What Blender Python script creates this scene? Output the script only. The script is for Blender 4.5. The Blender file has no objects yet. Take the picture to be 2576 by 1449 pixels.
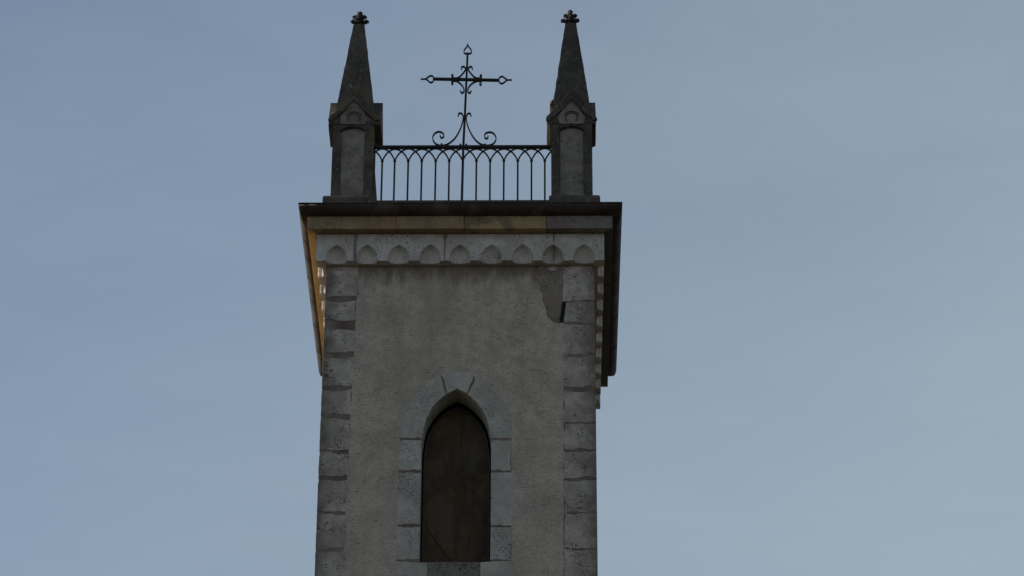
import bpy, bmesh, math, random
from mathutils import Vector, Matrix, noise
random.seed(7)
C = bpy.context.scene
rad = math.radians

# ------------------------------------------------------------------ camera
PITCH, YAW, ROLL = 0.54152, -0.01171, 0.00409
CAM = Vector((1.00968, -33.19669, -20.26183))
FPX = 8175.85                       # focal length in pixels of a 2576 px wide frame
cp, sp, cy, sy = math.cos(PITCH), math.sin(PITCH), math.cos(YAW), math.sin(YAW)
FW = Vector((sy*cp, cy*cp, sp)); RT0 = Vector((cy, -sy, 0)); UP0 = RT0.cross(FW)
RT = math.cos(ROLL)*RT0 + math.sin(ROLL)*UP0
UP = -math.sin(ROLL)*RT0 + math.cos(ROLL)*UP0
cam = bpy.data.cameras.new('camera'); co = bpy.data.objects.new('camera', cam)
C.collection.objects.link(co)
M = Matrix((RT, UP, -FW)).transposed().to_4x4(); M.translation = CAM
co.matrix_world = M
cam.sensor_width = 36; cam.lens = FPX*36/2576
cam.clip_start = 0.5; cam.clip_end = 20000
C.camera = co

# ------------------------------------------------------------------ sky, sun, exposure
SUN_EL, SUN_AZ = 26.0, -81.0         # azimuth measured from +Y (view direction), negative = left
w = bpy.data.worlds.new('World'); C.world = w; w.use_nodes = True
wn = w.node_tree.nodes; wl = w.node_tree.links; wn.clear()
out = wn.new('ShaderNodeOutputWorld'); bg = wn.new('ShaderNodeBackground')
sky = wn.new('ShaderNodeTexSky'); sky.sky_type = 'NISHITA'; sky.sun_disc = False
sky.sun_elevation = rad(SUN_EL); sky.sun_rotation = rad(SUN_AZ)
sky.air_density = 1.0; sky.dust_density = 1.6; sky.ozone_density = 1.2; sky.altitude = 700
tc = wn.new('ShaderNodeTexCoord')
mp = wn.new('ShaderNodeMapping'); mp.inputs['Rotation'].default_value = (0, rad(20), 0); mp.inputs['Scale'].default_value = (5.0, 5.0, 13.0)
n1 = wn.new('ShaderNodeTexNoise'); n1.inputs['Scale'].default_value = 1.2; n1.inputs['Detail'].default_value = 4; n1.inputs['Roughness'].default_value = .45
n1.inputs['Distortion'].default_value = .3
wl.new(tc.outputs['Generated'], mp.inputs['Vector']); wl.new(mp.outputs[0], n1.inputs['Vector'])
sep = wn.new('ShaderNodeSeparateXYZ'); wl.new(tc.outputs['Generated'], sep.inputs[0])
# thin high cloud, thicker towards the right and the horizon
def wmath(op, a, b):
    m = wn.new('ShaderNodeMath'); m.operation = op
    for i, v in enumerate((a, b)):
        if isinstance(v, (int, float)): m.inputs[i].default_value = v
        else: wl.new(v, m.inputs[i])
    return m.outputs[0]
veil = wmath('ADD', wmath('MULTIPLY', n1.outputs['Fac'], .26), wmath('MULTIPLY', sep.outputs['X'], 1.05))
veil = wmath('ADD', veil, wmath('MULTIPLY', sep.outputs['Z'], -1.5))
veil = wmath('ADD', veil, 1.22)
mp2 = wn.new('ShaderNodeMapping'); mp2.inputs['Rotation'].default_value = (0, rad(-8), 0); mp2.inputs['Scale'].default_value = (7, 7, 34)
n2 = wn.new('ShaderNodeTexNoise'); n2.inputs['Scale'].default_value = 1.6; n2.inputs['Detail'].default_value = 6; n2.inputs['Roughness'].default_value = .6; n2.inputs['Distortion'].default_value = .6
wl.new(tc.outputs['Generated'], mp2.inputs['Vector']); wl.new(mp2.outputs[0], n2.inputs['Vector'])
veil = wmath('ADD', veil, wmath('MULTIPLY', wmath('SUBTRACT', n2.outputs['Fac'], .5), .13))
vm = wn.new('ShaderNodeClamp'); wl.new(veil, vm.inputs[0]); vm.inputs[1].default_value = .02; vm.inputs[2].default_value = .85
mx = wn.new('ShaderNodeMix'); mx.data_type = 'RGBA'
wl.new(vm.outputs[0], mx.inputs['Factor']); hz = wn.new('ShaderNodeMix'); hz.data_type = 'RGBA'; hz.blend_type = 'MULTIPLY'; hz.inputs['Factor'].default_value = 1
wl.new(sky.outputs[0], hz.inputs['A']); hz.inputs['B'].default_value = (.78, .85, .87, 1)
wl.new(hz.outputs['Result'], mx.inputs['A'])
mx.inputs['B'].default_value = (3.18, 3.80, 4.42, 1)
wl.new(mx.outputs['Result'], bg.inputs[0]); bg.inputs[1].default_value = 0.10
wl.new(bg.outputs[0], out.inputs[0])

sun = bpy.data.lights.new('sun', 'SUN'); sun.energy = 4.6; sun.angle = rad(.55); sun.color = (1, .90, .76)
so = bpy.data.objects.new('sun', sun); C.collection.objects.link(so)
sd = Vector((math.sin(rad(SUN_AZ))*math.cos(rad(SUN_EL)), math.cos(rad(SUN_AZ))*math.cos(rad(SUN_EL)), math.sin(rad(SUN_EL))))
so.rotation_euler = sd.to_track_quat('Z', 'Y').to_euler()
so.location = (-40, 10, 30)

C.view_settings.view_transform = 'Standard'; C.view_settings.look = 'None'
C.view_settings.exposure = 0.26; C.view_settings.gamma = 1
C.render.engine = 'CYCLES'

# ------------------------------------------------------------------ helpers
D = 3.43; HW = 1.60; GZ = -21.9
CEN = Vector((0, D/2, 0))
def P(px, py, Y):
    """point of the plane y = Y seen at a pixel (2576 px frame): used to read real sizes off the photo"""
    d = FW + RT*((px-1288)/FPX) - UP*((py-724.5)/FPX)
    return CAM + d*((Y-CAM.y)/d.y)
def PX(px, py, X):
    d = FW + RT*((px-1288)/FPX) - UP*((py-724.5)/FPX)
    return CAM + d*((X-CAM.x)/d.x)
def link(o): C.collection.objects.link(o); return o
def empty(name, loc, label, cat, group=None):
    o = link(bpy.data.objects.new(name, None)); o.location = loc
    o['label'] = label; o['category'] = cat
    if group: o['group'] = group
    return o
def wloc(o):
    v = Vector((0, 0, 0))
    while o is not None: v += Vector(o.location); o = o.parent
    return v
def obj(name, bm, mat, parent=None, smooth=False, bevel=0, recalc=True, label=None):
    if recalc: bmesh.ops.recalc_face_normals(bm, faces=bm.faces[:])
    me = bpy.data.meshes.new(name); bm.to_mesh(me); bm.free()
    me.materials.append(mat)
    if smooth:
        for p in me.polygons: p.use_smooth = True
    o = link(bpy.data.objects.new(name, me))
    if parent is not None:
        o.parent = parent; o.location = -wloc(parent)      # mesh coordinates stay world coordinates
    if bevel:
        b = o.modifiers.new('bevel', 'BEVEL'); b.width = bevel; b.segments = 2; b.limit_method = 'ANGLE'
    if label: o['label'] = label
    return o
def box(bm, a, b):
    xs = (a[0], b[0]); ys = (a[1], b[1]); zs = (a[2], b[2])
    v = [bm.verts.new((x, y, z)) for x in xs for y in ys for z in zs]
    for f in ((0,1,3,2), (4,6,7,5), (0,4,5,1), (2,3,7,6), (0,2,6,4), (1,5,7,3)): bm.faces.new([v[i] for i in f])
def prism(bm, pts, f0, f1):
    """closed polygon pts mapped through f0 and f1 (two caps) and joined"""
    a = [bm.verts.new(f0(p)) for p in pts]; b = [bm.verts.new(f1(p)) for p in pts]
    bm.faces.new(a); bm.faces.new(b[::-1])
    n = len(pts)
    for i in range(n): bm.faces.new((a[i], a[(i+1) % n], b[(i+1) % n], b[i]))
def xz_prism(bm, pts, y0, y1):
    prism(bm, pts, lambda p: (p[0], y0, p[1]), lambda p: (p[0], y1, p[1]))
def smoothpts(pts, n=5):
    P_ = [Vector(p) for p in pts]; r = []
    for i in range(len(P_)-1):
        p0 = P_[max(i-1, 0)]; p1 = P_[i]; p2 = P_[i+1]; p3 = P_[min(i+2, len(P_)-1)]
        for k in range(n):
            t = k/n
            r.append(.5*((2*p1)+(-p0+p2)*t+(2*p0-5*p1+4*p2-p3)*t*t+(-p0+3*p1-3*p2+p3)*t**3))
    r.append(P_[-1]); return r
def ribbon(bm, pts, th, y0, y1, n=5, th_end=None, closed=False):
    """flat iron band: centre line in x,z; th in the plane, y0..y1 deep"""
    q = smoothpts(pts, n) if n > 1 else [Vector(p) for p in pts]
    L = len(q); rings = []
    for i, p in enumerate(q):
        t = (q[min(i+1, L-1)] - q[max(i-1, 0)]); t = t.normalized() if t.length > 1e-9 else Vector((1, 0))
        nn = Vector((-t.y, t.x))
        h = th/2 if th_end is None else (th + (th_end-th)*i/(L-1))/2
        a = p + nn*h; b = p - nn*h
        rings.append([bm.verts.new(c) for c in ((a.x, y0, a.y), (b.x, y0, b.y), (b.x, y1, b.y), (a.x, y1, a.y))])
    for i in range(L-1):
        for k in range(4): bm.faces.new((rings[i][k], rings[i][(k+1) % 4], rings[i+1][(k+1) % 4], rings[i+1][k]))
    bm.faces.new(rings[0]); bm.faces.new(rings[-1][::-1])
def rough(pts, amp, freq, seg=.03, seed=0, keep=None):
    """resample a closed outline and wobble it"""
    r = []; n = len(pts)
    for i in range(n):
        a = Vector(pts[i]); b = Vector(pts[(i+1) % n]); m = max(1, int((b-a).length/seg))
        for k in range(m):
            p = a.lerp(b, k/m)
            if keep is None or not keep(p):
                d = noise.noise_vector(Vector((p.x*freq+seed*7.3, p.y*freq, seed*3.1)))
                p = p + Vector((d.x, d.y))*amp
            r.append((p.x, p.y))
    return r

# ------------------------------------------------------------------ materials
def mat(name, base, var=.35, tint=None, pits=0.0, pit_scale=60, lichen=0.0, rough_=.9, bump=.5, random_tone=0.0,
        grain=.25, grain_scale=90, rust=0.0, top_stain=False, streak=0.0, patch=None, cells=None, metallic=0, seed=0, pit_col=(.03,.03,.032)):
    m = bpy.data.materials.new(name); m.use_nodes = True
    N = m.node_tree.nodes; L = m.node_tree.links; N.clear()
    o = N.new('ShaderNodeOutputMaterial'); b = N.new('ShaderNodeBsdfPrincipled'); L.new(b.outputs[0], o.inputs[0])
    b.inputs['Roughness'].default_value = rough_; b.inputs['Metallic'].default_value = metallic
    b.inputs['Specular IOR Level'].default_value = .25
    t = N.new('ShaderNodeTexCoord'); mpn = N.new('ShaderNodeMapping'); mpn.inputs['Location'].default_value = (seed*3.7, seed*1.9, seed*5.3)
    L.new(t.outputs['Object'], mpn.inputs['Vector']); V = mpn.outputs[0]
    def tex(scale, detail=4, rgh=.55, sc3=None, dist=0):
        n = N.new('ShaderNodeTexNoise'); n.inputs['Scale'].default_value = scale; n.inputs['Detail'].default_value = detail
        n.inputs['Roughness'].default_value = rgh; n.inputs['Distortion'].default_value = dist
        if sc3:
            q = N.new('ShaderNodeMapping'); q.inputs['Scale'].default_value = sc3; L.new(V, q.inputs[0]); L.new(q.outputs[0], n.inputs['Vector'])
        else: L.new(V, n.inputs['Vector'])
        return n.outputs['Fac']
    def rng(v, a, b2, c=0, d=1):
        r = N.new('ShaderNodeMapRange'); r.interpolation_type = 'SMOOTHSTEP'; L.new(v, r.inputs[0])
        for i, x in enumerate((a, b2, c, d)): r.inputs[i+1].default_value = x
        return r.outputs[0]
    def ma(op, a, b2):
        r = N.new('ShaderNodeMath'); r.operation = op
        for i, v in enumerate((a, b2)):
            if isinstance(v, (int, float)): r.inputs[i].default_value = v
            else: L.new(v, r.inputs[i])
        return r.outputs[0]
    def mix(f, a, b2, mode='MIX'):
        r = N.new('ShaderNodeMix'); r.data_type = 'RGBA'; r.blend_type = mode
        for k, v in (('Factor', f), ('A', a), ('B', b2)):
            if isinstance(v, (int, float)): r.inputs[k].default_value = v
            elif isinstance(v, tuple): r.inputs[k].default_value = (*v, 1) if len(v) == 3 else v
            else: L.new(v, r.inputs[k])
        return r.outputs['Result']
    tint = tint or tuple(c*.7 for c in base)
    col = mix(rng(tex(2.3, 5, .6), .35, .68), base, tuple(c*(1-var) + u*var for c, u in zip(base, tint)))
    col = mix(rng(tex(9, 5, .65), .38, .70, 0, .8*var), col, tint)
    if patch: col = mix(rng(tex(3.1, 3, .5, (1, 1, .7)), .52, .62, 0, .75), col, patch)
    # fine grain: light and dark flecks
    g = tex(grain_scale, 3, .7)
    col = mix(rng(g, .30, .72, grain, 0), col, tuple(c*.35 for c in base))
    col = mix(rng(tex(grain_scale*.8, 2, .7, (1.1, 1, 1)), .63, .75, 0, grain*.8), col, tuple(min(1, c*1.6) for c in base))
    if pits:
        msk = rng(tex(3.6, 3, .6, (1.3, 1, 1)), .46, .60)
        pt = rng(ma('ADD', tex(pit_scale, 2, .5), ma('MULTIPLY', msk, .05)), .60, .665)
        col = mix(ma('MULTIPLY', ma('MULTIPLY', pt, ma('ADD', ma('MULTIPLY', msk, .85), .15)), pits), col, pit_col)
    if lichen:
        col = mix(rng(tex(22, 4, .65), .56, .70, 0, lichen), col, (.035, .036, .03))
        col = mix(rng(tex(8, 4, .6, (1, 1, .5)), .55, .68, 0, lichen*.55), col, (.13, .085, .035))
        col = mix(rng(tex(15, 4, .65, (1, 1, .9), .4), .60, .68, 0, lichen*.7), col, (.20, .195, .175))
    if streak:
        col = mix(rng(tex(7, 4, .6, (1, 1, .12)), .48, .70, 0, streak), col, tuple(c*.3 for c in base))
    if rust:
        # rusty lichen rings near the left corner
        vo = N.new('ShaderNodeTexVoronoi'); vo.inputs['Scale'].default_value = 9; L.new(V, vo.inputs['Vector'])
        ring = ma('MULTIPLY', rng(vo.outputs['Distance'], .30, .20), rng(tex(1.9, 2), .46, .56))
        sx = N.new('ShaderNodeSeparateXYZ'); L.new(t.outputs['Object'], sx.inputs[0])
        edge = rng(sx.outputs['X'], -1.36, -1.50)
        ax = ma('ADD', ma('ABSOLUTE', sx.outputs['X'], 0), ma('MULTIPLY', ma('SUBTRACT', tex(5, 4, .65), .5), .45))
        col = mix(rng(ax, 1.40, 1.66, 0, .8), col, (.095, .082, .066))
        col = mix(ma('MULTIPLY', ma('MULTIPLY', ring, edge), rust), col, (.13, .045, .03))
        vo2 = N.new('ShaderNodeTexVoronoi'); vo2.inputs['Scale'].default_value = 14; L.new(V, vo2.inputs['Vector'])
        ds = ma('MULTIPLY', rng(vo2.outputs['Distance'], .17, .12), rng(tex(3.3, 2), .55, .62))
        col = mix(ma('MULTIPLY', ds, rust*.7), col, (.12, .05, .035))
    if top_stain:
        sx = N.new('ShaderNodeSeparateXYZ'); L.new(t.outputs['Object'], sx.inputs[0])
        st = ma('ADD', sx.outputs['Z'], ma('MULTIPLY', ma('SUBTRACT', tex(5.5, 5, .65, (1, 1, .35)), .5), .75))
        col = mix(rng(st, -.30, -.02, 0, .80), col, (.125, .088, .058))
        # broad dim weathering cloud across the middle and small horizontal scratches
        col = mix(rng(tex(1.05, 4, .6), .50, .72, 0, .38), col, tuple(c*.55 for c in base))
        col = mix(rng(tex(15, 2, .5, (.5, 1, 3.5), .5), .635, .69, 0, .45), col, (.07, .06, .05))
    if random_tone:
        oi = N.new('ShaderNodeObjectInfo')
        hv = N.new('ShaderNodeHueSaturation'); L.new(col, hv.inputs['Color'])
        L.new(ma('ADD', ma('MULTIPLY', oi.outputs['Random'], random_tone), 1-random_tone/2), hv.inputs['Value']); col = hv.outputs[0]
    L.new(col, b.inputs['Base Color'])
    if bump:
        bp = N.new('ShaderNodeBump'); bp.inputs['Strength'].default_value = bump; bp.inputs['Distance'].default_value = .012
        h = ma('ADD', ma('MULTIPLY', tex(38, 5, .65), .6), ma('MULTIPLY', tex(8, 3, .5), .9))
        L.new(h, bp.inputs['Height']); L.new(bp.outputs[0], b.inputs['Normal'])
    return m

PLASTER = mat('plaster', (.585, .497, .397), .66, (.36, .306, .245), pits=.45, pit_scale=62, bump=.7, top_stain=True, grain=.6, grain_scale=75)
STONE = mat('quoin_stone', (.535, .458, .398), .85, (.27, .222, .185), pits=.8, pit_scale=52, bump=.6, random_tone=.14, rust=.8, grain=.32)
SURR = mat('surround_stone', (.515, .462, .398), .85, (.33, .292, .248), pits=.75, pit_scale=54, bump=.5, random_tone=.10, grain=.30, seed=2)
FRZ = mat('frieze_stone', (.60, .54, .485), .8, (.36, .315, .265), pits=.65, pit_scale=40, bump=.35, grain=.20, seed=3)
MORTAR = mat('mortar', (.27, .212, .172), .8, (.10, .075, .06), pits=.5, bump=.8, grain=.3, seed=4)
OCHRE3 = mat('bright_ochre_stone', (.44, .305, .15), .8, (.27, .185, .10), patch=(.13, .10, .07), pits=.5, bump=.3, seed=35, grain=.25, streak=.25)
OCHRES = mat('bounce_lit_ochre_stone', (.50, .33, .125), .7, (.34, .22, .09), pits=.3, bump=.3, seed=36, grain=.15)  # ochre stone of the left side, bounced sunlight put into its brighter colour
OCHRE = mat('ochre_band_stone', (.40, .285, .145), .8, (.21, .16, .105), patch=(.30, .18, .10), pits=.5, lichen=.2, streak=.3, bump=.3, seed=5, random_tone=.15, grain=.18)
GREYD = mat('shaded_band_stone', (.115, .095, .08), .6, (.07, .058, .048), pits=.5, bump=.4, seed=41, grain=.25)  # right side band stone, shade of its underside put into the dark colour
GREYB = mat('grey_band_stone', (.32, .262, .225), .6, (.10, .094, .085), patch=(.17, .12, .10), pits=.6, bump=.4, seed=6, grain=.25)
PIN = mat('pinnacle_stone', (.125, .105, .085), .9, (.046, .039, .032), lichen=1.0, pits=.5, bump=.9, seed=7, grain=.35)
FIN = mat('finial_stone', (.045, .042, .038), .6, (.022, .021, .02), bump=.8, seed=30, lichen=.3)
PANEL = mat('pinnacle_panel_stone', (.31, .27, .222), .9, (.15, .128, .103), pits=.8, pit_scale=48, lichen=.35, bump=.7, rust=.5, seed=8, grain=.35)
GUT = mat('gutter_metal', (.055, .036, .028), .5, (.026, .020, .018), patch=(.085, .072, .058), rough_=.75, bump=.12, streak=.4, seed=9, grain=.1)
IRON = mat('wrought_iron', (.012, .009, .010), .4, (.05, .025, .018), rough_=.6, bump=.3, seed=10, grain=.1)
WOOD = mat('shutter_wood', (.115, .070, .037), .8, (.034, .022, .014), streak=.6, patch=(.080, .066, .048), rough_=.8, bump=.25, seed=11, grain=.15)
FRAME = mat('shutter_frame', (.06, .058, .055), .5, rough_=.7, bump=.2, seed=12)
DARK = mat('belfry_inside', (.03, .028, .026), .4, bump=.2, seed=13)
MOSSY = mat('mossy_stone', (.24, .225, .18), .6, (.08, .085, .07), lichen=.8, pits=1, pit_scale=48, bump=.9, seed=14, grain=.4)
DECK = mat('roof_lead', (.10, .10, .10), .4, bump=.2, seed=15)
GRASS = mat('ground', (.046, .046, .030), .5, (.060, .050, .035), bump=0, grain=0, seed=16)

# ------------------------------------------------------------------ ground
bm = bmesh.new(); n = 24; S = 6000
g = [[bm.verts.new(((i/n-.5)*S, (j/n-.5)*S, GZ)) for j in range(n+1)] for i in range(n+1)]
for i in range(n):
    for j in range(n): bm.faces.new((g[i][j], g[i+1][j], g[i+1][j+1], g[i][j+1]))
gr = obj('ground', bm, GRASS); gr['kind'] = 'structure'

# ------------------------------------------------------------------ tower
T = empty('bell_tower', (0, D/2, GZ), 'square grey rendered bell tower with stone quoins, pointed window and corner pinnacles', 'bell tower')

# window opening, measured at the wall face: (depth below the apex in m, half width in m)
WX = -.018; ZA = -1.668; ZB = -3.921
ARC = [(12, 24), (22, 36.5), (34, 49), (52, 63), (76, 74.5), (100, 80.5), (130, 84.5), (155, 85.5)]
def arch_outline(s=1.0, dz=0, bottom=ZB, x0=WX):
    R_ = [(x0 + h*.00474*s, ZA + dz - d*.00517*s) for d, h in ARC]
    L_ = [(2*x0-x, z) for x, z in R_]
    return [(x0-R_[-1][0]+x0, bottom)] + L_[::-1] + [(x0, ZA+dz)] + R_ + [(R_[-1][0], bottom)]
AO = arch_outline()

# masonry core with the recess cut in its front
bm = bmesh.new()
cz0, cz1 = GZ-.2, .30; e = .0032           # core sits behind plaster and quoins
X0, X1, Y0, Y1 = -HW+e, HW-e, -.002, D-e
outer = [(X0, cz0), (X1, cz0), (X1, cz1), (X0, cz1)]
# front face split in two simple polygons left and right of the window axis
Lh = [p for p in AO if p[0] <= WX+1e-6]; Rh = [p for p in AO if p[0] >= WX-1e-6]
vc = {}
def fv(p, y):
    k = (round(p[0], 5), round(p[1], 5), round(y, 4))
    if k not in vc: vc[k] = bm.verts.new((p[0], y, p[1]))
    return vc[k]
bm.faces.new([fv(p, Y0) for p in [(X0, cz0), (WX, cz0), (WX, ZB)] + Lh + [(WX, cz1), (X0, cz1)]])
bm.faces.new([fv(p, Y0) for p in [(WX, cz0), (X1, cz0), (X1, cz1), (WX, cz1)] + Rh + [(WX, ZB)]])
for a, b in (((X0, Y0), (X0, Y1)), ((X0, Y1), (X1, Y1)), ((X1, Y1), (X1, Y0))):
    bm.faces.new([fv((q[0], z), q[1]) for q, z in ((a, cz0), (b, cz0), (b, cz1), (a, cz1))])
bm.faces.new([fv((q[0], cz1), q[1]) for q in ((X0, Y0), (X1, Y0), (X1, Y1), (X0, Y1))])
obj('wall', bm, MORTAR, T, recalc=False)
# reveal of dressed stone, .30 deep, then the dark chamber behind
bm = bmesh.new()
ring = AO[:]; n = len(ring)
a = [bm.verts.new((x, -.004, z)) for x, z in ring]; b = [bm.verts.new((x, .31, z)) for x, z in ring]
for i in range(n): bm.faces.new((a[i], a[(i+1) % n], b[(i+1) % n], b[i]))
rv = obj('window_reveal', bm, SURR, T, recalc=False)
bm = bmesh.new()
xz = [(WX-.55, ZB-.1), (WX+.55, ZB-.1), (WX+.55, ZA+.15), (WX-.55, ZA+.15)]
a = [bm.verts.new((x, .312, z)) for x, z in ring]
b = [bm.verts.new((x, 1.0, z)) for x, z in ring]
for i in range(n): bm.faces.new((a[i], a[(i+1) % n], b[(i+1) % n], b[i]))
bm.faces.new(b)
obj('window_recess', bm, DARK, T, recalc=False)

# shutter
Wn = (T)
pan = arch_outline(.955, -.075, ZB+.012)
bm = bmesh.new(); xz_prism(bm, pan, .315, .345)
sh = obj('window_shutter', bm, WOOD, T)
bm = bmesh.new()
ins = [(WX+(x-WX)*.955, z-(.020 if z > ZB+.5 else -.012)) for x, z in pan]
# frame moulding along the shutter's edge
q = pan; r_ = ins
for i in range(1, len(q)-2):
    A0, A1, B0, B1 = q[i], q[i+1], r_[i], r_[i+1]
    v = [bm.verts.new((p[0], y, p[1])) for y in (.300, .3145) for p in (A0, A1, B1, B0)]
    for f in ((0,1,2,3), (4,7,6,5), (0,4,5,1), (2,6,7,3)): bm.faces.new([v[k] for k in f])
for i, j in ((0, 1), (len(q)-1, len(q)-2)):
    A0, A1, B0, B1 = q[i], q[j], r_[i], r_[j]
    v = [bm.verts.new((p[0], y, p[1])) for y in (.300, .3145) for p in (A0, A1, B1, B0)]
    for f in ((0,1,2,3), (4,7,6,5), (0,4,5,1), (2,6,7,3)): bm.faces.new([v[k] for k in f])
obj('shutter_frame', bm, FRAME, sh)
bm = bmesh.new()                                  # diagonal brace, lower left
p0, p1 = P(1072, 1322, .30), P(1137, 1414, .30)
ribbon(bm, [(p0.x, p0.z), (p1.x, p1.z)], .012, .305, .3148, n=1)
obj('brace', bm, WOOD, sh)

# window surround: blocks 3 mm proud of the plaster
def zf(py, px=1150): return P(px, py, 0).z
def xf(px, py): return P(px, py, 0).x
def outer_arch(t):      # t: -1..1 left to right over the head, pointed-ellipse outline of the surround
    pts = [(-.665, zf(1106)), (-.655, zf(1068)), (-.595, zf(1029)), (-.455, zf(984)), (-.30, zf(955)), (-.13, zf(938)), (0, zf(935)),
           (.13, zf(938)), (.30, zf(955)), (.52, zf(1000)), (.60, zf(1039)), (.635, zf(1070)), (.645, zf(1106))]
    return pts
OA = [(x+WX, z) for x, z in outer_arch(0)]
SY = -.0056
def block(name, pts, mt, y0=SY, y1=.03, amp=.006, seed=0, keep=None, parent=T, label=None):
    bm = bmesh.new(); xz_prism(bm, rough(pts, amp, 14, .035, seed, keep), y0, y1)
    return obj(name, bm, mt, parent, label=label)
inner = [(x, z) for x, z in AO if z > zf(1107)]
def on_open(p):
    return any((Vector(a)-p).length < .02 for a in AO) or min(abs(p.x-(WX-.405)), abs(p.x-(WX+.405))) < .008
kin = [p for p in inner if abs(p[0]-WX) < .12]
left_in = [p for p in inner if p[0] < WX-.12]; right_in = [p for p in inner if p[0] > WX+.12]
# key stone
block('keystone', [OA[5], OA[6], OA[7], (WX+.195, zf(944)), (WX+.185, zf(951))] + kin[::-1] + [(WX-.16, zf(951)), (WX-.19, zf(944))], SURR, amp=.010, seed=1)
zs = zf(1105)
WJ = .405
block('voussoir', [(WX-WJ, zs+.015), (WX-.665, zs+.015)] + OA[1:5] + [(WX-.20, zf(945)), (WX-.185, zf(955)), (WX-.130, ZA-.077)] + left_in[::-1], SURR, amp=.010, seed=2, keep=on_open)
block('voussoir', [(WX+WJ, zs+.015), (WX+.645, zs+.015)] + OA[8:12][::-1] + [(WX+.205, zf(946)), (WX+.215, zf(957)), (WX+.130, ZA-.077)] + right_in, SURR, amp=.010, seed=3, keep=on_open)
def jamb(side, ys, xo, seed):
    for i in range(len(ys)-1):
        za, zb = zf(ys[i][1]), zf(ys[i+1][0])
        xi = WX + side*WJ; xx = WX + side*(xo[i])
        block('jamb_stone', [(xi, za), (xi, zb), (xx, zb), (xx, za)], SURR, amp=.020, seed=seed+i, keep=lambda p, xi=xi: abs(p.x-xi) < .01)
jamb(-1, [(0, 1108), (1183, 1190), (1319, 1326), (1407, 1411)], [.655, .665, .66], 10)
jamb(1, [(0, 1110), (1183, 1190), (1322, 1327), (1409, 1411)], [.64, .66, .645], 20)
# stones under the opening
block('sill_stone', [(WX-.66, zf(1412)), (WX-.66, zf(1520)), (WX-.31, zf(1520)), (WX-.31, zf(1416)), (WX-.405, zf(1416))], SURR, seed=31)
block('sill_stone', [(WX-.295, zf(1416)), (WX-.295, zf(1520)), (WX+.28, zf(1520)), (WX+.28, zf(1416))], MOSSY, seed=32, label='dark mossy stone under the window')
block('sill_stone', [(WX+.295, zf(1416)), (WX+.295, zf(1520)), (WX+.65, zf(1520)), (WX+.65, zf(1411)), (WX+.405, zf(1413))], SURR, seed=33)

# plaster sheet between the quoins, with its torn edge at the upper right
def crop8(x, y): p = P((1380+x/2.6557)*.62891, (1030+y/2.6557)*.62891, 0); return (p.x, p.z)
tear = [crop8(1990, 60), crop8(2010, 100), crop8(2040, 140), crop8(2052, 190), crop8(2038, 230), crop8(2072, 262), crop8(2080, 300), crop8(2064, 345), crop8(2100, 385),
        crop8(2095, 450), crop8(2130, 540), crop8(2150, 640), crop8(2215, 690), crop8(2262, 700)]
zlo = zf(1560)
LX = lambda py: xf(903-(py-700)*.052, py)-.014
ptsL = [(LX(py), zf(py)) for py in (1560, 1450, 1350, 1250, 1150, 1050, 950, 850, 760, 700)]
SO = [(WX-.665, zf(1560)), (WX-.665, zf(1106))] + OA[1:12] + [(WX+.645, zf(1106)), (WX+.66, zf(1560))]
def offs(p, d):      # a hair outside the surround
    return (p[0] - (d if p[0] > WX else -d), p[1] - (d if p[1] > zf(1100) else 0))
body_top = .025
left_poly = ptsL + [(LX(680), body_top), (WX, body_top)] + [(WX, OA[6][1]-.008)] + [offs(p, .008) for p in SO[:7]][::-1]
right_edge_x = lambda py: xf(1418, py)
right_poly = [(WX, body_top), (tear[0][0], body_top)] + tear + [(right_edge_x(py), zf(py)) for py in (815, 900, 1000, 1100, 1200, 1300, 1400, 1560)] \
    + [offs(p, .008) for p in SO[8:]][::-1] + [(WX, OA[6][1]-.008)]
def wob(pts, seed, amp=.006):
    return rough(pts, amp, 11, .05, seed, keep=lambda p: abs(p.x-WX) < .002 or p.y > body_top-.01)
bm = bmesh.new(); xz_prism(bm, wob(left_poly, 3), -.004, .03); xz_prism(bm, wob(right_poly, 4), -.004, .03)
pl = obj('plaster', bm, PLASTER, T)
# loose plaster tongue and stone fragment under the frieze, at the torn corner
ROUGHC = mat('rough_coat', (.35, .28, .215), 1, (.17, .137, .108), patch=(.25, .20, .155), pits=.8, bump=1.2, grain=.6, seed=20)
tb = [crop8(2050, 60), crop8(2330, 60), crop8(2335, 200), crop8(2325, 470), crop8(2300, 500), crop8(2280, 640), crop8(2255, 705), crop8(2215, 700), crop8(2150, 650), crop8(2125, 540), crop8(2090, 450),
      crop8(2095, 385), crop8(2060, 345), crop8(2075, 300), crop8(2065, 262), crop8(2032, 230), crop8(2048, 190), crop8(2045, 130)]
bm = bmesh.new(); xz_prism(bm, rough(tb, .010, 14, .03, 9), -.0029, .03)
obj('rough_coat', bm, ROUGHC, T)
bm = bmesh.new(); xz_prism(bm, rough([crop8(2140, 118), crop8(2190, 106), crop8(2260, 108), crop8(2285, 122), crop8(2250, 140), crop8(2190, 150)], .004, 20, .02, 3), -.012, .02)
obj('stone_fragment', bm, SURR, T)
# rest of the tower below the frame and the other faces
bm = bmesh.new()
box(bm, (-HW+.34, -.004, GZ-.15), (HW-.34, .03, zlo-.004))
for s in (-1, 1):
    xa, xb = sorted((s*(HW-.001), s*(HW-.03)))
    box(bm, (xa, .42, GZ-.15), (xb, D-.42, body_top))
box(bm, (-HW+.38, D-.03, GZ-.15), (HW-.38, D-.001, body_top))
obj('plaster', bm, PLASTER, T)
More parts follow.
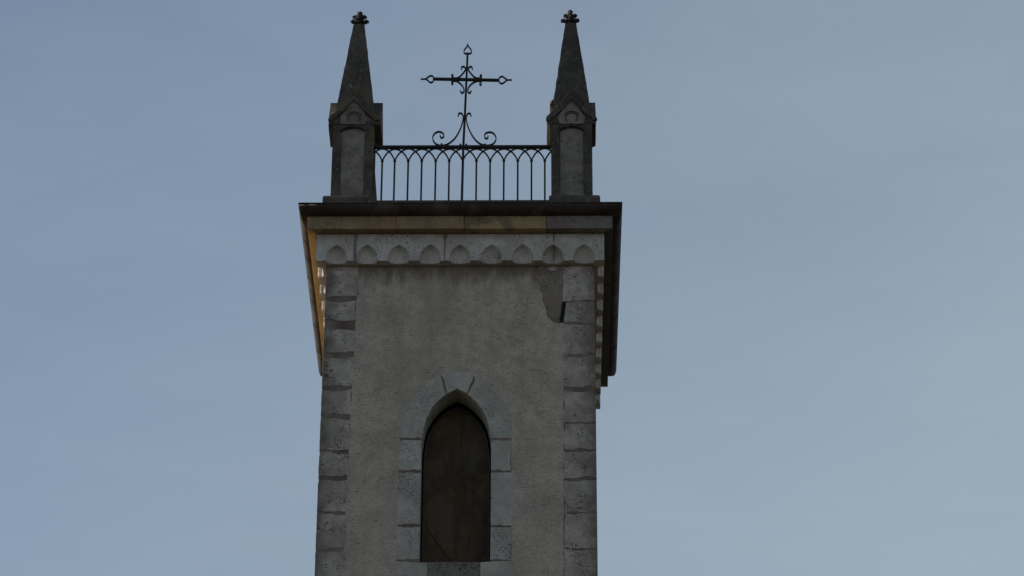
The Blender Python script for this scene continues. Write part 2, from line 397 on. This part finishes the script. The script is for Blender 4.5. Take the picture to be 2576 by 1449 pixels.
# a thin brown mortar bed showing in every joint is the core itself; black piece marks the open joint beside the right quoin
bm = bmesh.new()
gap = [crop8(2310, 470), crop8(2350, 475), crop8(2345, 530), crop8(2335, 600), crop8(2322, 690), crop8(2290, 690), crop8(2278, 650), crop8(2300, 600), crop8(2302, 540)]
BLACK = mat('black_joint', (.012, .012, .012), .3, bump=.4, seed=21)
xz_prism(bm, rough(gap, .005, 20, .02, 5), -.0066, .02)
obj('open_joint', bm, BLACK, T)

# quoins
LJ = [(0, 668), (745, 759), (805, 829), (886, 903), (972, 984), (1043, 1054), (1130, 1141), (1198, 1209), (1286, 1293), (1380, 1390), (1460, 1468)]
RJ = [(0, 668), (757, 762), (812, 817), (893, 899), (975, 985), (1062, 1065), (1129, 1136), (1202, 1208), (1288, 1293), (1379, 1384), (1462, 1468)]
LWd = [.385, .375, .365, .36, .352, .35, .345, .345, .34, .345]
RWd = [.375, .37, .375, .372, .37, .365, .372, .368, .372, .375]
def quoin_block(xo, side, wd, z0, z1, yo, ydir, yd, seed):
    z0 += noise.noise(Vector((seed*1.7, 1, 2)))*.012; z1 += noise.noise(Vector((seed*2.3, 5, 2)))*.008
    """L-shaped corner block: front leg wd wide, side leg yd deep"""
    t = .03; pr = .0060
    # front outline (x,z), wobbled on its three hidden sides
    a = xo + side*pr; b = xo - side*wd
    pts = [(a, z0), (b, z0), (b, z1), (a, z1)]
    if side > 0: pts = pts[::-1]
    out = rough(rough(pts, .030, 6, .04, seed, keep=lambda p: abs(p.x-a) < .02 and (z0+.03 < p.y < z1-.03)), .010, 26, .02, seed, keep=lambda p: abs(p.x-a) < .02 and (z0+.03 < p.y < z1-.03))
    out = [(min(max(x, -HW-.0035), HW+.0035) + (noise.noise(Vector((z*9, seed, 0)))*.004 if abs(x-a) < .01 else 0), z) for x, z in out]
    bm = bmesh.new()
    ya, yb = (yo - ydir*pr, yo + ydir*t)
    xz_prism(bm, out, *sorted((ya, yb)))
    # side leg
    xs = sorted((xo + side*pr - side*.0005, xo - side*t)); ys = sorted((yo + ydir*(t+.001), yo + ydir*yd))
    box(bm, (xs[0], ys[0], z0+.004), (xs[1], ys[1], z1-.004))
    return bm
for side, JJ, WW, x0 in ((-1, LJ, LWd, -HW), (1, RJ, RWd, HW)):
    ref = 850 if side < 0 else 1460
    for i in range(len(JJ)-1):
        z1, z0 = zf(JJ[i][1], ref), zf(JJ[i+1][0], ref)
        if i == 0: z1 = .012
        obj('quoin', quoin_block(x0, side, WW[i], z0, z1, 0, 1, .40+.05*(i % 2), 40+i+(20 if side > 0 else 0)), STONE, T, bevel=.003)
    zz = zf(JJ[-1][1], ref); k = 0
    while zz > GZ+.3:                       # on down to the ground, out of frame
        obj('quoin', quoin_block(x0, side, .36, max(zz-.42, GZ-.1), zz, 0, 1, .42, 90+k), STONE, T, bevel=.003)
        zz -= .445; k += 1
bm = bmesh.new()
for s in (-1, 1):                           # rear corners
    z = 0.0
    while z > GZ:
        xs = sorted((s*(HW+.002), s*(HW-.36)))
        bq = bmesh.new(); box(bq, (xs[0], D-.36, z-.42), (xs[1], D+.002, z)); z -= .44
        obj('quoin', bq, STONE, T)
bm.free()

# ---- rectangular sweep helpers: the four sides as (origin, along, outward, half length)
SIDES = []
for k, (o, a, t, hl) in enumerate((((0, 0), (1, 0), (0, -1), HW), ((HW, D/2), (0, 1), (1, 0), D/2), ((0, D), (-1, 0), (0, 1), HW), ((-HW, D/2), (0, -1), (-1, 0), D/2))):
    SIDES.append((Vector((*o, 0)), Vector((*a, 0)), Vector((*t, 0)), hl))
def pos(side, s, t, z):
    o, a, tt, hl = side; v = o + a*s + tt*t; return (v.x, v.y, z)

# frieze with nine splayed niches a side
FZ0, FZ1, FT = .018, .391, .124
def niche(c, half, top, t):
    """pointed niche outline from lower left over the apex to lower right"""
    pr = [(-1, 0), (-1, .22), (-.96, .38), (-.85, .55), (-.66, .73), (-.33, .89), (0, 1.0), (.33, .89), (.66, .73), (.85, .55), (.96, .38), (1, .22), (1, 0)]
    return [(c + half*u, t, FZ0 + top*v) for u, v in pr]
def build_frieze(side, centers, hscale, name='frieze'):
    o, a, tt, hl = side; bm = bmesh.new()
    V = lambda s, t, z: bm.verts.new(pos(side, s, t, z))
    L0 = hl + FT
    bounds = [-L0] + [(centers[i]+centers[i+1])/2 for i in range(len(centers)-1)] + [L0]
    top = [V(b, FT, FZ1) for b in bounds]; bot = [V(b, FT, FZ0) for b in bounds]
    soff_front = [bot[0]]
    for i, c in enumerate(centers):
        jit = random.uniform(-.004, .004)
        rings = [niche(c+jit, .127*hscale, .230, FT), niche(c+jit, .1235*hscale, .223, FT-.030), niche(c+jit, .115*hscale, .203, FT-.052), niche(c+jit, .096*hscale, .165, FT-.068), niche(c+jit, .06*hscale, .10, FT-.073)]
        vr = [[V(*p) for p in r] for r in rings]
        bm.faces.new([bot[i], vr[0][0], *vr[0][1:7], top[i]][::1] if False else [bot[i]] + vr[0][:7] + [top[i]])
        bm.faces.new([bot[i+1], top[i+1], top[i]] + vr[0][6:])
        for a_, b_ in zip(vr[:-1], vr[1:]):
            for k in range(len(a_)-1):
                f = bm.faces.new((a_[k], a_[k+1], b_[k+1], b_[k])); f.smooth = True
        bm.faces.new(vr[-1])
        soff_front += [r[0] for r in vr] + [r[-1] for r in vr[::-1]] + [bot[i+1]]
    ti = -.016
    bl, br = V(-(hl+ti), ti, FZ0), V(hl+ti, ti, FZ0)
    bm.faces.new(soff_front + [br, bl])
    tl, tr = V(-(hl+ti), ti, FZ1), V(hl+ti, ti, FZ1)
    bm.faces.new(top + [tr, tl])
    o_ = obj(name, bm, FRZ, T, recalc=True)
    return o_
front_px = [847, 924, 1002.5, 1083, 1157.5, 1237, 1316.5, 1391, 1470]
fc = [P(x, 635, -.12).x for x in front_px]
fr = build_frieze(SIDES[0], fc, 1.0)
per = (D+.10)/9
sc = [(-4+i)*per for i in range(9)]
for k in (1, 3): build_frieze(SIDES[k], sc, 1.0)
build_frieze(SIDES[2], [(-4+i)*.368 for i in range(9)], 1.0)
# mortar joints and crack in the front frieze
def strip(name, pts, y0, y1, mt, seed, parent, amp=.004):
    bm = bmesh.new(); xz_prism(bm, rough(pts, amp, 25, .02, seed), y0, y1); return obj(name, bm, mt, parent)
def fx(px, py=620, Y=-.124): return P(px, py, Y).x
strip('mortar_joint', [(fx(889), .387), (fx(901), .387), (fx(897), .27), (fx(898), .10), (fx(898), .021), (fx(889.5), .021), (fx(889), .2)], -FT-.002, -FT+.03,
      mat('joint_brown', (.27, .24, .215), .5, (.13, .10, .085), pits=.6, bump=.8, seed=22), 1, fr)
strip('mortar_joint', [(fx(1114), .387), (fx(1126), .387), (fx(1121), .30), (fx(1119.5), .021), (fx(1117), .021), (fx(1117), .28)], -FT-.002, -FT+.03,
      mat('joint_russet', (.27, .175, .13), .5, (.10, .06, .045), pits=.6, bump=.8, seed=23), 2, fr, .002)
strip('crack', [(fx(1392), .387), (fx(1394.5), .387), (fx(1394), .255), (fx(1392.5), .255)], -FT-.0015, -FT+.02, BLACK, 3, fr, .002)
strip('crack', [(fx(1392.5), .26), (fx(1394.5), .26), (fx(1394), .03), (fx(1393), .03)], -FT+.012, -FT+.066, BLACK, 4, fr, .002)

# band course: ochre blocks, grey at the right end
BZ0, BZ1, BT = .400, .582, .226
def band_block(side, s0, s1, mt, miter=(False, False), jit=0, label=None):
    bm = bmesh.new(); V = lambda s, t, z: bm.verts.new(pos(side, s, t, z))
    t1 = BT + jit; ti = .02
    m0 = (t1-ti) if miter[0] else 0; m1 = (t1-ti) if miter[1] else 0
    N_ = 8; rows = []
    for k in range(N_+1):
        f = k/N_
        so_ = s0 + (s1-s0)*f; si = (s0+m0) + (s1-m1-s0-m0)*f
        w1 = noise.noise(Vector((so_*6, side[2].x*5, 1)))*.006; w2 = noise.noise(Vector((so_*6, side[2].y*5, 4)))*.003
        rows.append([V(so_, t1, BZ0+.002+w1), V(so_, t1+w2, BZ1), V(si, ti, BZ1), V(si, ti, BZ0+.002)])
    for r0, r1 in zip(rows[:-1], rows[1:]):
        for k in range(4): bm.faces.new((r0[k], r0[(k+1) % 4], r1[(k+1) % 4], r1[k]))
    bm.faces.new(rows[0]); bm.faces.new(rows[-1][::-1])
    return obj('band_stone', bm, mt, T, bevel=.004, label=label)
E_ = HW+BT
bx = [-E_, P(997, 560, -.226).x, P(1167.5, 560, -.226).x, P(1375, 560, -.226).x, E_]
band_block(SIDES[0], bx[0], bx[1]-.0015, OCHRE, (True, False), 0)
band_block(SIDES[0], bx[1]+.0015, bx[2]-.003, OCHRE, (False, False), .003)
band_block(SIDES[0], bx[2]+.003, bx[3]-.003, OCHRE3, (False, False), 0)
band_block(SIDES[0], bx[3]+.003, bx[4], GREYB, (False, True), .002, label='grey end stone of the band')
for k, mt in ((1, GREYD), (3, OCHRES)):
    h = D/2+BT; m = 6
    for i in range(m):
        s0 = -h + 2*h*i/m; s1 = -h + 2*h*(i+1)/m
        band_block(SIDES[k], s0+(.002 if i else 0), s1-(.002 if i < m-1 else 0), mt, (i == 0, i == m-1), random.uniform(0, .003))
for i in range(5):
    s0 = -E_+2*E_*i/5; s1 = s0+2*E_/5
    band_block(SIDES[2], s0, s1-(.002 if i < 4 else 0), GREYB, (i == 0, i == 4), .001*i)

# gutter: half-round metal moulding under a lip, mitred at the corners
GR = .112; GC = (.226, .692)
prof = [(.05, .584), (GC[0]-.02, .582)] + [(GC[0]+GR*math.sin(rad(a)), GC[1]-GR*math.cos(rad(a))) for a in range(0, 91, 9)] + [(.344, .694), (.344, .703), (.05, .703)]
def sweep_side(side, prof, s0=None, s1=None):
    bm = bmesh.new(); hl = side[3]; rows = []
    if s0 is None:
        N_ = 12
        for k in range(N_+1):
            f = -1+2*k/N_
            rows.append([bm.verts.new(pos(side, (hl+t)*f, t, z + .003*noise.noise(Vector((f*4, side[2].x, 3))))) for t, z in prof])
    else:
        rows = [[bm.verts.new(pos(side, s, t, z)) for t, z in prof] for s in (s0, s1)]
    n = len(prof)
    for r0, r1 in zip(rows[:-1], rows[1:]):
        for i in range(n):
            f = bm.faces.new((r0[i], r0[(i+1) % n], r1[(i+1) % n], r1[i])); f.smooth = 2 <= i < 12
    bm.faces.new(rows[0]); bm.faces.new(rows[-1][::-1])
    return bm
ringprof = [(GC[0]+(GR-.01)*math.sin(rad(a)), GC[1]-(GR-.01)*math.cos(rad(a))) for a in range(-6, 94, 10)] + \
           [(GC[0]+(GR+.006)*math.sin(rad(a)), GC[1]-(GR+.006)*math.cos(rad(a))) for a in range(94, -7, -10)]
LYs = [PX(px, py, -HW-.34).y for px, py in ((761, 598), (766, 640), (772, 696), (779, 760), (787, 819), (795, 874))]
RYs = [PX(px, py, HW+.34).y for px, py in ((1563, 588), (1561, 650), (1559, 721), (1555, 790), (1552, 852))]
for k in range(4):
    g_ = obj('gutter', sweep_side(SIDES[k], prof), GUT, T)
    if k == 3: ss = [D/2-y for y in LYs]
    elif k == 1: ss = [y-D/2 for y in RYs]
    elif k == 0: ss = [P(x, 530, -.34).x for x in (955, 1168, 1385)]
    else: ss = [-1, 0, 1]
    for s in ss:
        obj('joint_band', sweep_side(SIDES[k], ringprof, s-.010, s+.010), GUT, g_)

# roof deck and kerb
bm = bmesh.new(); box(bm, (-HW-.33, -.33, .66), (HW+.33, D+.33, .7055)); obj('roof_deck', bm, DECK, T)
bm = bmesh.new(); box(bm, (-1.10, -.285, .7065), (1.11, .12, .772)); box(bm, (-1.64, -.30, .7065), (-1.03, .46, .738)); box(bm, (1.05, -.30, .7065), (1.68, .46, .738))
obj('kerb', bm, PIN, T, bevel=.006)

# ------------------------------------------------------------------ pinnacles
YF, YC, YB = -.15, .10, .35
def zp(py, Y=YF, px=890): return P(px, py, Y).z
def make_pinnacle(cx, outer, seed):
    """cx: centre of the shaft, outer: -1 left / +1 right"""
    h = .25; zb = zp(488, -.23); zk = zp(312, YF-.02); zr = zp(261.5, YC)
    zt = zp(68, YC, 910 if outer < 0 else 1434)
    zt = zp(68 if outer < 0 else 67, YC)
    pz = zp(331)                                    # springing of the blind arch
    panel_h = .155
    # shaft: square prism whose front, side and rear faces carry a sunk arched panel
    bm = bmesh.new()
    def face_with_panel(T_):
        V = lambda s, t, z: bm.verts.new(T_(s, t, z))
        arc = [(-panel_h, zb+.03)] + [(-panel_h*math.cos(rad(a)), pz + .062*math.sin(rad(a))) for a in range(0, 181, 15)] + [(panel_h, zb+.03)]
        m = len(arc)//2
        fr_ = [V(s, h, z) for s, z in arc]
        md = [V(s*.90, h-.022, z-(.01 if z > pz-.01 else 0)) for s, z in arc]
        bl, br, tr, tl = V(-h, h, zb), V(h, h, zb), V(h, h, zk+.02), V(-h, h, zk+.02)
        bm.faces.new([bl, fr_[0]] + fr_[1:m+1] + [tl]); bm.faces.new([br, tr, tl] + fr_[m:] )
        bm.faces.new([bl, br, fr_[-1], fr_[0]])
        n_ = len(arc)
        for i in range(n_-1): bm.faces.new((fr_[i], fr_[i+1], md[i+1], md[i]))
        bm.faces.new((fr_[-1], fr_[0], md[0], md[-1]))
        return md, [(s*.90, z-(.01 if z > pz-.01 else 0)) for s, z in arc]
    TS = [lambda s, t, z: (cx+s, YC-t, z), lambda s, t, z: (cx+t, YC+s, z), lambda s, t, z: (cx-s, YC+t, z), lambda s, t, z: (cx-t, YC-s, z)]
    arcs = [face_with_panel(t_)[1] for t_ in TS]
    shaft = obj('pinnacle', bm, PIN, T, label='%s corner pinnacle with gabled cap and pyramid spire' % ('left' if outer < 0 else 'right'))
    for t_, ar in zip(TS, arcs):
        bm = bmesh.new(); bm.faces.new([bm.verts.new(t_(s, h-.0225, z)) for s, z in ar])
        obj('panel', bm, PANEL, shaft)
    if outer < 0:                                   # worn, battered flank low on the inner side
        bm = bmesh.new()
        prism(bm, [(h-.02, zb-.01), (h+.062, zb-.01), (h+.03, zp(440)), (h+.004, zp(385)), (h-.02, zp(380))],
              lambda p: (cx+p[0], YC-h+.04, p[1]), lambda p: (cx+p[0], YC+h-.03, p[1]))
        obj('flank', bm, PIN, shaft)
    # plinth with rounded top edge
    po = .088; pi = .03
    x0, x1 = (cx-h-po, cx+h+pi+.02) if outer < 0 else (cx-h-pi, cx+h+po)
    bm = bmesh.new()
    ya, yb = YF-.08, YB+.05; z0 = .7395
    lv = [(0, z0), (0, zb-.05), (-.012, zb-.018), (-.035, zb-.002), (-.06, zb+.006)]
    rws = []
    for d, z in lv:
        rws.append([bm.verts.new(p) for p in ((x0-d, ya-d, z), (x1+d, ya-d, z), (x1+d, yb+d, z), (x0-d, yb+d, z))])
    for r0, r1 in zip(rws[:-1], rws[1:]):
        for k in range(4): bm.faces.new((r0[k], r0[(k+1) % 4], r1[(k+1) % 4], r1[k]))
    bm.faces.new(rws[0][::-1]); bm.faces.new(rws[-1])
    obj('plinth', bm, PIN, shaft)
    # gabled cap: two crossing pitched blocks with kneelers
    def gable(prof_, f0, f1): prism(bm, prof_, f0, f1)
    kn = .052
    prof_y = [(-h+.004, zk), (-h-kn, zk+.035), (-h-kn, zk+.105), (-.02, zr+.004), (.02, zr+.004), (h+kn, zk+.105), (h+kn, zk+.035), (h-.004, zk)]
    bm = bmesh.new()
    gable(prof_y, lambda p: (cx+p[0], YC-h-.004, p[1]), lambda p: (cx+p[0], YC+h+.034, p[1]))
    pr2 = [(-h+.006, zk-.0), (-h+.004, zk+.03), (-h+.004, zk+.08), (-.018, zr), (.018, zr), (h+.03, zk+.10), (h+.03, zk+.03), (h-.006, zk)]
    pr2 = [(a, b+.003) for a, b in pr2]
    xa = cx-h-(.062 if outer < 0 else .014); xb = cx+h+(.085 if outer < 0 else .048)
    gable(pr2, lambda p: (xa, YC+p[0], p[1]), lambda p: (xb, YC+p[0], p[1]))
    bmesh.ops.subdivide_edges(bm, edges=bm.edges[:], cuts=3, use_grid_fill=True)
    for v in bm.verts:
        d = noise.noise_vector(v.co*9+Vector((seed, 0, 0))); v.co += d*.005
    cap = obj('cap', bm, PIN, shaft, bevel=.004)
    if outer > 0:                                   # broken stump of the lost kneeler coping
        bm = bmesh.new(); bmesh.ops.create_icosphere(bm, subdivisions=3, radius=.05, matrix=Matrix.Translation((cx-h+.035, YC-.08, zr-.05)))
        for v in bm.verts: v.co += noise.noise_vector(v.co*14)*.035
        obj('broken_coping', bm, PIN, shaft)
    # sunk gable field, moulded arch and roundel on the front
    yg = YC-h-.004
    def zg(py): return P(893, py, yg).z
    bm = bmesh.new()
    xz_prism(bm, rough([(cx-.170, zg(297)), (cx-.080, zg(270)), (cx-.004, zg(249)), (cx+.004, zg(249)), (cx+.080, zg(270)), (cx+.170, zg(297)), (cx+.150, zk+.004), (cx-.150, zk+.004)], .006, 20, .02, seed), yg-.009, yg+.01)
    obj('gable_field', bm, PANEL, shaft)
    def arcband(bm, r0, r1, cz, a0, a1, y0, y1, sx=1, sz=1):
        rr = []
        N_ = 24
        for k in range(N_+1):
            a = rad(a0+(a1-a0)*k/N_); c_, s_ = math.cos(a)*sx, math.sin(a)*sz
            rr.append([bm.verts.new((cx+r*c_, y, cz+r*s_)) for r, y in ((r0, y1), (r0, y0), (r1, y0), (r1, y1))])
        for p_, q_ in zip(rr[:-1], rr[1:]):
            for k in range(4): bm.faces.new((p_[k], p_[(k+1) % 4], q_[(k+1) % 4], q_[k]))
        bm.faces.new(rr[0]); bm.faces.new(rr[-1][::-1])
    bm = bmesh.new(); rc = zg(299)
    arcband(bm, .066, .078, rc, -35, 215, yg-.016, yg+.004)
    arcband(bm, .092, .102, rc, 25, 155, yg-.019, yg+.004)
    obj('roundel', bm, PIN, shaft)
    bm = bmesh.new()
    arcband(bm, .150, .172, pz-.01, 20, 160, YC-h-.016, YC-h+.004, 1, .52)
    obj('arch_moulding', bm, PIN, shaft)
    for sgn in (-1, 1):                             # raised coping of the front gable, ending in a small kneeler
        bm = bmesh.new()
        pts = [(cx+sgn*(h+.036), zg(305)), (cx+sgn*(h+.010), zg(296)), (cx+sgn*.155, zg(280)), (cx+sgn*.07, zg(262)), (cx-sgn*.004, zg(248))]
        ribbon(bm, pts, .062, yg-.030, yg+.02, n=3, th_end=.045)
        for v in bm.verts: v.co += noise.noise_vector(v.co*16)*.006
        obj('coping', bm, PIN, shaft, bevel=.004)
    # spire
    sw0 = .204; sw1 = .068; zs0 = zp(258, YC)
    ext = zk+.02; wext = sw0 + (sw0-sw1)*(zs0-ext)/(zt-zs0)
    bm = bmesh.new(); rows = []
    K = 26
    for k in range(K+1):
        f = k/K; z = ext+(zt-ext)*f; w_ = wext+(sw1-wext)*f; row = []
        ns = 6
        for sd_ in range(4):
            for j in range(ns):
                u = -1+2*j/ns
                c = [(u, -1), (1, u), (-u, 1), (-1, -u)][sd_]
                p = Vector((cx+.012*(1 if outer < 0 else 0)+c[0]*w_, YC+c[1]*w_, z))
                p += noise.noise_vector(Vector((p.x*12+seed, p.y*12, p.z*10)))*.0065
                row.append(bm.verts.new(p))
        rows.append(row)
    for r0, r1 in zip(rows[:-1], rows[1:]):
        m = len(r0)
        for i in range(m): bm.faces.new((r0[i], r0[(i+1) % m], r1[(i+1) % m], r1[i]))
    bm.faces.new(rows[-1]); bm.faces.new(rows[0][::-1])
    obj('spire', bm, PIN, shaft)
    # leafy finial: stem, broad crocket ring, smaller ring, knob
    bm = bmesh.new(); sx_ = cx+(.014 if outer < 0 else -.004)
    def blob(x, y, z, r, sub=2, sc_=(1, 1, 1)):
        bmesh.ops.create_icosphere(bm, subdivisions=sub, radius=r, matrix=Matrix.Translation((x, y, z)) @ Matrix.Diagonal((*sc_, 1)))
    bmesh.ops.create_cone(bm, cap_ends=True, segments=12, radius1=.032, radius2=.026, depth=.10, matrix=Matrix.Translation((sx_, YC, zt+.03)))
    H_ = zp(32, YC)-zt if outer < 0 else zp(30, YC)-zt
    z1, z2, z3 = zt+H_*.33, zt+H_*.66, zt+H_*.92
    blob(sx_, YC, z1+.006, .046, 3, (1.1, 1.1, .75)); blob(sx_, YC, z2, .034, 3, (1, 1, 1.5)); blob(sx_, YC, z3, .033, 3)
    for i in range(4):
        a = i*math.pi/2
        c_, s_ = math.cos(a), math.sin(a)
        for (rr_, z_, r_) in ((.056, z1-.006, .028), (.090, z1+.006, .028), (.078, z1+.026, .016)):
            blob(sx_+c_*rr_, YC+s_*rr_, z_, r_)
        for (rr_, z_, r_) in ((.040, z2-.008, .030), (.067, z2+.004, .022), (.056, z2+.024, .013)):
            blob(sx_+c_*rr_, YC+s_*rr_, z_, r_)
    for i in range(4):
        a = math.pi/4+i*math.pi/2
        blob(sx_+math.cos(a)*.048, YC+math.sin(a)*.048, z1, .020); blob(sx_+math.cos(a)*.038, YC+math.sin(a)*.038, z2, .018)
    for v in bm.verts: v.co += noise.noise_vector(v.co*48+Vector((seed, 0, 0)))*.014
    obj('finial', bm, FIN, shaft, recalc=False)
    return shaft
LPX = (P(836, 315, YF).x + P(940, 315, YF).x)/2
make_pinnacle(-1.325, -1, 1.0)
make_pinnacle(1.343, 1, 5.0)

# ------------------------------------------------------------------ railing between the pinnacles
YR = -.06
RL = empty('railing', (0, YR, .772), 'black wrought iron railing with interlaced pointed arches between the two pinnacles', 'railing')
XL, XR = -1.10, 1.115
def zr_(py): return P(1165, py, YR).z
bm = bmesh.new(); box(bm, (XL, YR-.024, zr_(373.0)), (XR, YR+.024, zr_(367.5))); obj('top_rail', bm, IRON, RL, bevel=.002)
bm = bmesh.new(); box(bm, (XL, YR-.02, .7725), (XR, YR+.02, .80)); obj('bottom_rail', bm, IRON, RL)
bars_px = [961.6, 993, 1027, 1061, 1096, 1130, 1198.5, 1233, 1267.5, 1302.5, 1337, 1370.5]
bxs = [P(x, 407, YR).x for x in bars_px]
zc_, za_ = zr_(405), zr_(374.5)
base = None
bm0 = bmesh.new(); box(bm0, (-.0108, -.0108, .80), (.0108, .0108, zc_))
bme = None
def local_obj(name, bm, parent, loc):
    bmesh.ops.recalc_face_normals(bm, faces=bm.faces[:])
    me = bpy.data.meshes.new(name); bm.to_mesh(me); bm.free(); me.materials.append(IRON)
    o = link(bpy.data.objects.new(name, me)); o.parent = parent; o.location = Vector(loc)-wloc(parent); return o
bal = local_obj('baluster', bm0, RL, (bxs[0], YR, 0))
bmc = bmesh.new(); bmesh.ops.create_icosphere(bmc, subdivisions=2, radius=.0195, matrix=Matrix.Translation((0, 0, zc_)) @ Matrix.Diagonal((1, 1, 1.1, 1)))
col_ = local_obj('collar', bmc, bal, (bxs[0], YR, 0))
bmb = bmesh.new(); bmesh.ops.create_cone(bmb, cap_ends=True, segments=10, radius1=.015, radius2=.011, depth=.03, matrix=Matrix.Translation((0, 0, .87)))
for x in bxs[1:]:
    c = link(bal.copy()); c.parent = RL; c.location = Vector((x, YR, 0))-wloc(RL)
    d = link(col_.copy()); d.parent = c; d.location = (0, 0, 0)
bmb.free()
# arches: each springs from one bar and lands on the next but one
sx = P(1163.5, 407, YR).x
nodes = bxs[:6] + [sx] + bxs[6:]
step = (nodes[-1]-nodes[0])/12
nodes = [nodes[0]-2*step, nodes[0]-step] + nodes + [nodes[-1]+step, nodes[-1]+2*step]
hf = [(0, 0), (.03, .10), (.09, .24), (.22, .48), (.36, .66), (.5, .79), (.74, .94), (1, 1.0)]
zsp = zc_-.004
for i in range(1, len(nodes)-1):
    xl, xm, xr = nodes[i-1], nodes[i], nodes[i+1]
    pts = [(xl+(xm-xl)*u, zsp+(za_-zsp)*v) for u, v in hf] + [(xr+(xm-xr)*u, zsp+(za_-zsp)*v) for u, v in hf[::-1][1:]]
    pts = [p for p in pts if -1.085 < p[0] < 1.10]
    if len(pts) < 3: continue
    yo = (.004 if i % 2 else -.004)
    bm = bmesh.new(); ribbon(bm, pts, .0155, YR-.009+yo, YR+.009+yo, n=3)
    obj('arch', bm, IRON, RL)

# ------------------------------------------------------------------ cross
def c5(x, y): p = P((1650+x/3.221)*.62891, (150+y/3.221)*.62891, YR); return (p.x, p.z)
CR = empty('cross', (sx, YR, .80), 'black wrought iron cross with scrolls standing above the middle of the railing', 'cross')
b0 = P(1162, 503, YR)
YA, YBk = YR-.016, YR+.016
bm = bmesh.new()
ribbon(bm, [(b0.x-.002, .80), c5(655, 1400), c5(675, 1000), c5(695, 540), c5(710, 200)], .030, YR-.015, YR+.015, n=1, th_end=.024)
obj('shaft', bm, IRON, CR)
bm = bmesh.new(); ribbon(bm, [c5(268, 535), c5(695, 543), c5(1120, 552)], .030, YR-.0165, YR+.0165, n=1)
obj('crossbar', bm, IRON, CR)
def scroll(name, pts, th=.0125, n=5, dep=.016, th_end=None):
    bm = bmesh.new(); ribbon(bm, [c5(*p) for p in pts], th, YR-dep, YR+dep, n=n, th_end=th_end); return obj(name, bm, IRON, CR)
scroll('foot_scroll', [(356,1262),(360,1284),(380,1294),(400,1282),(403,1258),(392,1236),(368,1222),(330,1216),(288,1238),(262,1280),(268,1330),(300,1372),(350,1392),(410,1390),(470,1366),(530,1318),(580,1252),(618,1175),(640,1110),(650,1060),(652,1020),(640,988),(615,976),(594,986),(589,1014)])
scroll('foot_scroll', [(972,1270),(972,1292),(955,1304),(935,1294),(928,1268),(938,1242),(965,1226),(1008,1222),(1048,1242),(1075,1285),(1070,1330),(1040,1370),(990,1390),(925,1390),(860,1364),(800,1308),(750,1230),(715,1150),(698,1090),(693,1040),(702,1000),(722,979),(744,984),(754,1014)])
scroll('arm_scroll', [(524,500),(512,480),(506,492),(508,512),(528,524),(562,526),(602,512),(650,465),(678,424),(682,400),(670,382),(648,377),(632,388),(631,412)])
scroll('arm_scroll', [(870,500),(882,484),(891,498),(884,516),(860,526),(838,526),(800,514),(752,466),(724,425),(722,398),(738,380),(762,380),(772,412)])
scroll('arm_scroll', [(522,588),(514,604),(504,592),(508,572),(540,561),(580,570),(628,608),(656,650),(664,688),(650,712),(630,714),(618,688)])
scroll('arm_scroll', [(864,596),(874,614),(886,602),(884,580),(862,564),(822,566),(764,598),(724,646),(712,690),(724,712),(744,713),(756,688)])
scroll('spear_tip', [(710,206),(682,210),(664,196),(664,172),(680,145),(700,122),(712,98),(724,122),(744,145),(760,172),(760,192),(742,209),(712,206)], .0095, 4)
scroll('spear_tip', [(266,536),(274,516),(250,496),(222,498),(198,515),(176,534),(198,556),(222,576),(246,580),(270,562),(266,540)], .0095, 4)
scroll('spear_tip', [(1118,548),(1114,528),(1136,508),(1162,506),(1188,524),(1214,546),(1188,574),(1160,592),(1136,592),(1114,572),(1118,552)], .0095, 4)
scroll('spike', [(712,112),(713,70)], .014, 1, .006, .003)
scroll('spike', [(190,535),(104,537)], .020, 1, .009, .014)
scroll('spike', [(1200,548),(1283,548)], .020, 1, .009, .014)
for p in ((618, 1386), (692, 1386), (375, 1380), (935, 1383)):
    x, z = c5(*p); bm = bmesh.new(); box(bm, (x-.012, YR-.02, z-.008), (x+.012, YR+.02, z+.008)); obj('clip', bm, IRON, CR)
